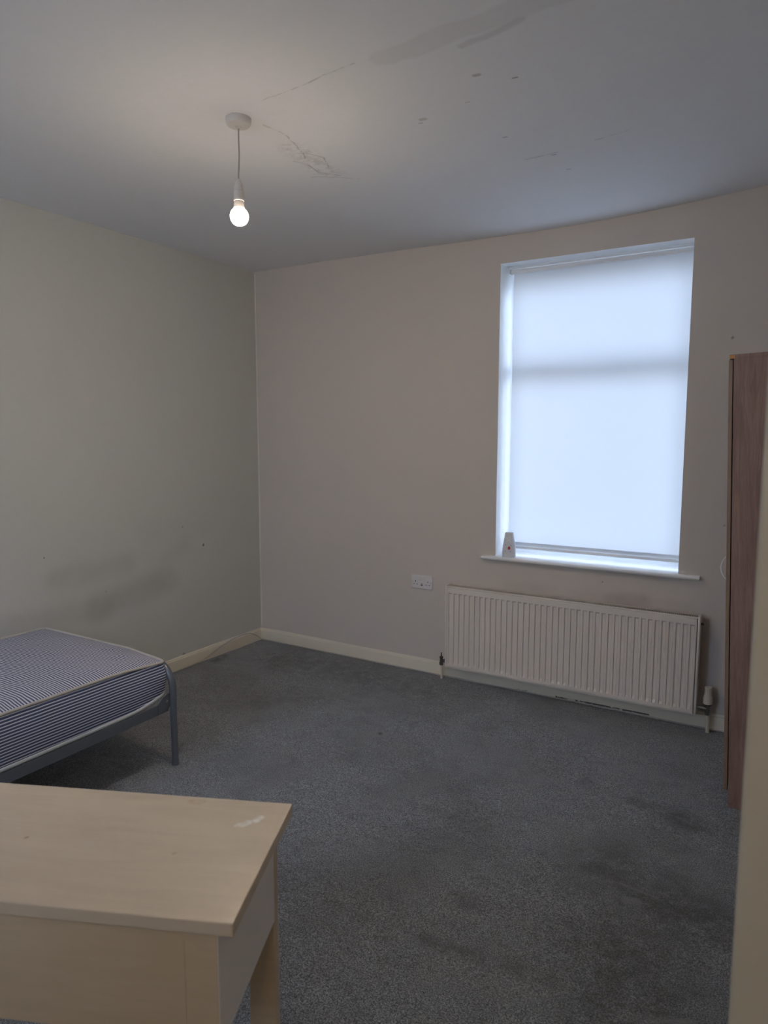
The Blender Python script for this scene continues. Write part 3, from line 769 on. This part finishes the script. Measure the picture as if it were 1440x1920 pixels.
door = link('door', B(-.0175, -.0040, .001, ww-.001, .070, wh-.019, bev=.001), M['walnut_edge'], wd)
# flat bow handle
bm = bmesh.new(); n = 14; zc = .975; prevr = None
for i in range(n+1):
    t = i/n; z = zc-.048+.096*t; off = .024*math.sin(PI*t)**.75
    x = -.0175-off; hw = .0055
    ring = [bm.verts.new((x, .030-hw, z)), bm.verts.new((x, .030+hw, z)), bm.verts.new((x+.004, .030+hw, z)), bm.verts.new((x+.004, .030-hw, z))]
    if prevr:
        for k in range(4): bm.faces.new((prevr[k], prevr[(k+1) % 4], ring[(k+1) % 4], ring[k]))
    else: bm.faces.new(ring)
    prevr = ring
bm.faces.new(prevr[::-1]); bmesh.ops.recalc_face_normals(bm, faces=bm.faces)
link('door_handle', bm, M['handle'], door, 40)

# ------------------------------------------------------------------ air freshener on the sill
af = thing('air_freshener', 'small tapered white air freshener dispenser with a red spot on the window sill', 'air freshener', (1.908, .012, .788), (0, 0, math.radians(12)))
bm = bmesh.new(); rows = []
for z, w, d in ((0, .0375, .021), (.004, .039, .023), (.03, .0385, .024), (.07, .0345, .0235), (.105, .0290, .0215), (.138, .0245, .018), (.143, .0230, .0165), (.145, .0205, .0140)):
    rows.append([bm.verts.new((x, y, z)) for x, y in rrect(-w, w, -d, d, min(w, d)*.7, 5)])
for r, q in zip(rows, rows[1:]):
    for i in range(len(r)): bm.faces.new((r[i], r[(i+1) % len(r)], q[(i+1) % len(r)], q[i]))
bm.faces.new(rows[0][::-1]); bm.faces.new(rows[-1])
link('casing', bm, M['freshener'], af, 35)
def leaf(cx_, cz_, ln, wd_, ang, y, mat, nm):
    bm = bmesh.new(); a = math.radians(ang); f = []; b = []
    for i in range(12):
        t = 2*PI*i/12; p = ln*math.cos(t); q = wd_*math.sin(t)*(1-.3*math.cos(t))
        X = cx_+p*math.cos(a)-q*math.sin(a); Z = cz_+p*math.sin(a)+q*math.cos(a)
        yy = y(Z)
        f.append(bm.verts.new((X, yy-.0012, Z))); b.append(bm.verts.new((X, yy+.003, Z)))
    bm.faces.new(f); bm.faces.new(b[::-1])
    for i in range(12): bm.faces.new((f[i], b[i], b[(i+1) % 12], f[(i+1) % 12]))
    bmesh.ops.recalc_face_normals(bm, faces=bm.faces)
    link(nm, bm, mat, af)
yf_ = lambda z: -(.0235-(max(0, z-.07)/.068)*.0055)
for a_ in ((.004, .104, .013, .0028, 40), (.006, .118, .007, .0026, 45), (-.009, .112, .007, .0026, 110), (-.010, .094, .006, .0026, 20), (.011, .094, .005, .0022, 10)):
    leaf(a_[0], a_[1], a_[2], a_[3], a_[4], yf_, M['fresh_white'], 'leaf_emblem')
leaf(.004, .056, .0105, .0075, 90, yf_, M['fresh_red'], 'red_spot'); leaf(.017, .056, .008, .0018, 90, yf_, M['fresh_white'], 'indicator')
for x, z in ((-.016, .074), (-.017, .036), (.012, .036), (.014, .071)): leaf(x, z, .0035, .003, 0, yf_, M['fresh_pink'], 'pink_dot')

# ------------------------------------------------------------------ thin cable along the skirting
pts = [(.030, -1.60, .004), (.026, -1.2, .004), (.026, -.84, .004), (.027, -.66, .006), (.024, -.60, .012), (.024, -.506, .040), (.023, -.42, .064), (.024, -.331, .081), (.028, -.24, .090), (.032, -.16, .084), (.034, -.09, .052), (.036, -.045, .018), (.08, -.026, .006), (.20, -.024, .004),
       (.36, -.024, .003), (.64, -.025, .004), (1.0, -.024, .004), (1.42, -.024, .004), (1.60, -.024, .004), (2.0, -.025, .004), (2.4, -.026, .005), (2.8, -.025, .004), (3.13, -.025, .004)]
cb = link('cable', tube(bmesh.new(), smooth_path([(x, y, z+(.003 if z < .01 else 0)) for x, y, z in pts], 6), .0029, 8), M['cable'], None, 60)
cb['label'] = 'thin off-white cable looping over the skirting board in the room corner'; cb['category'] = 'cable'
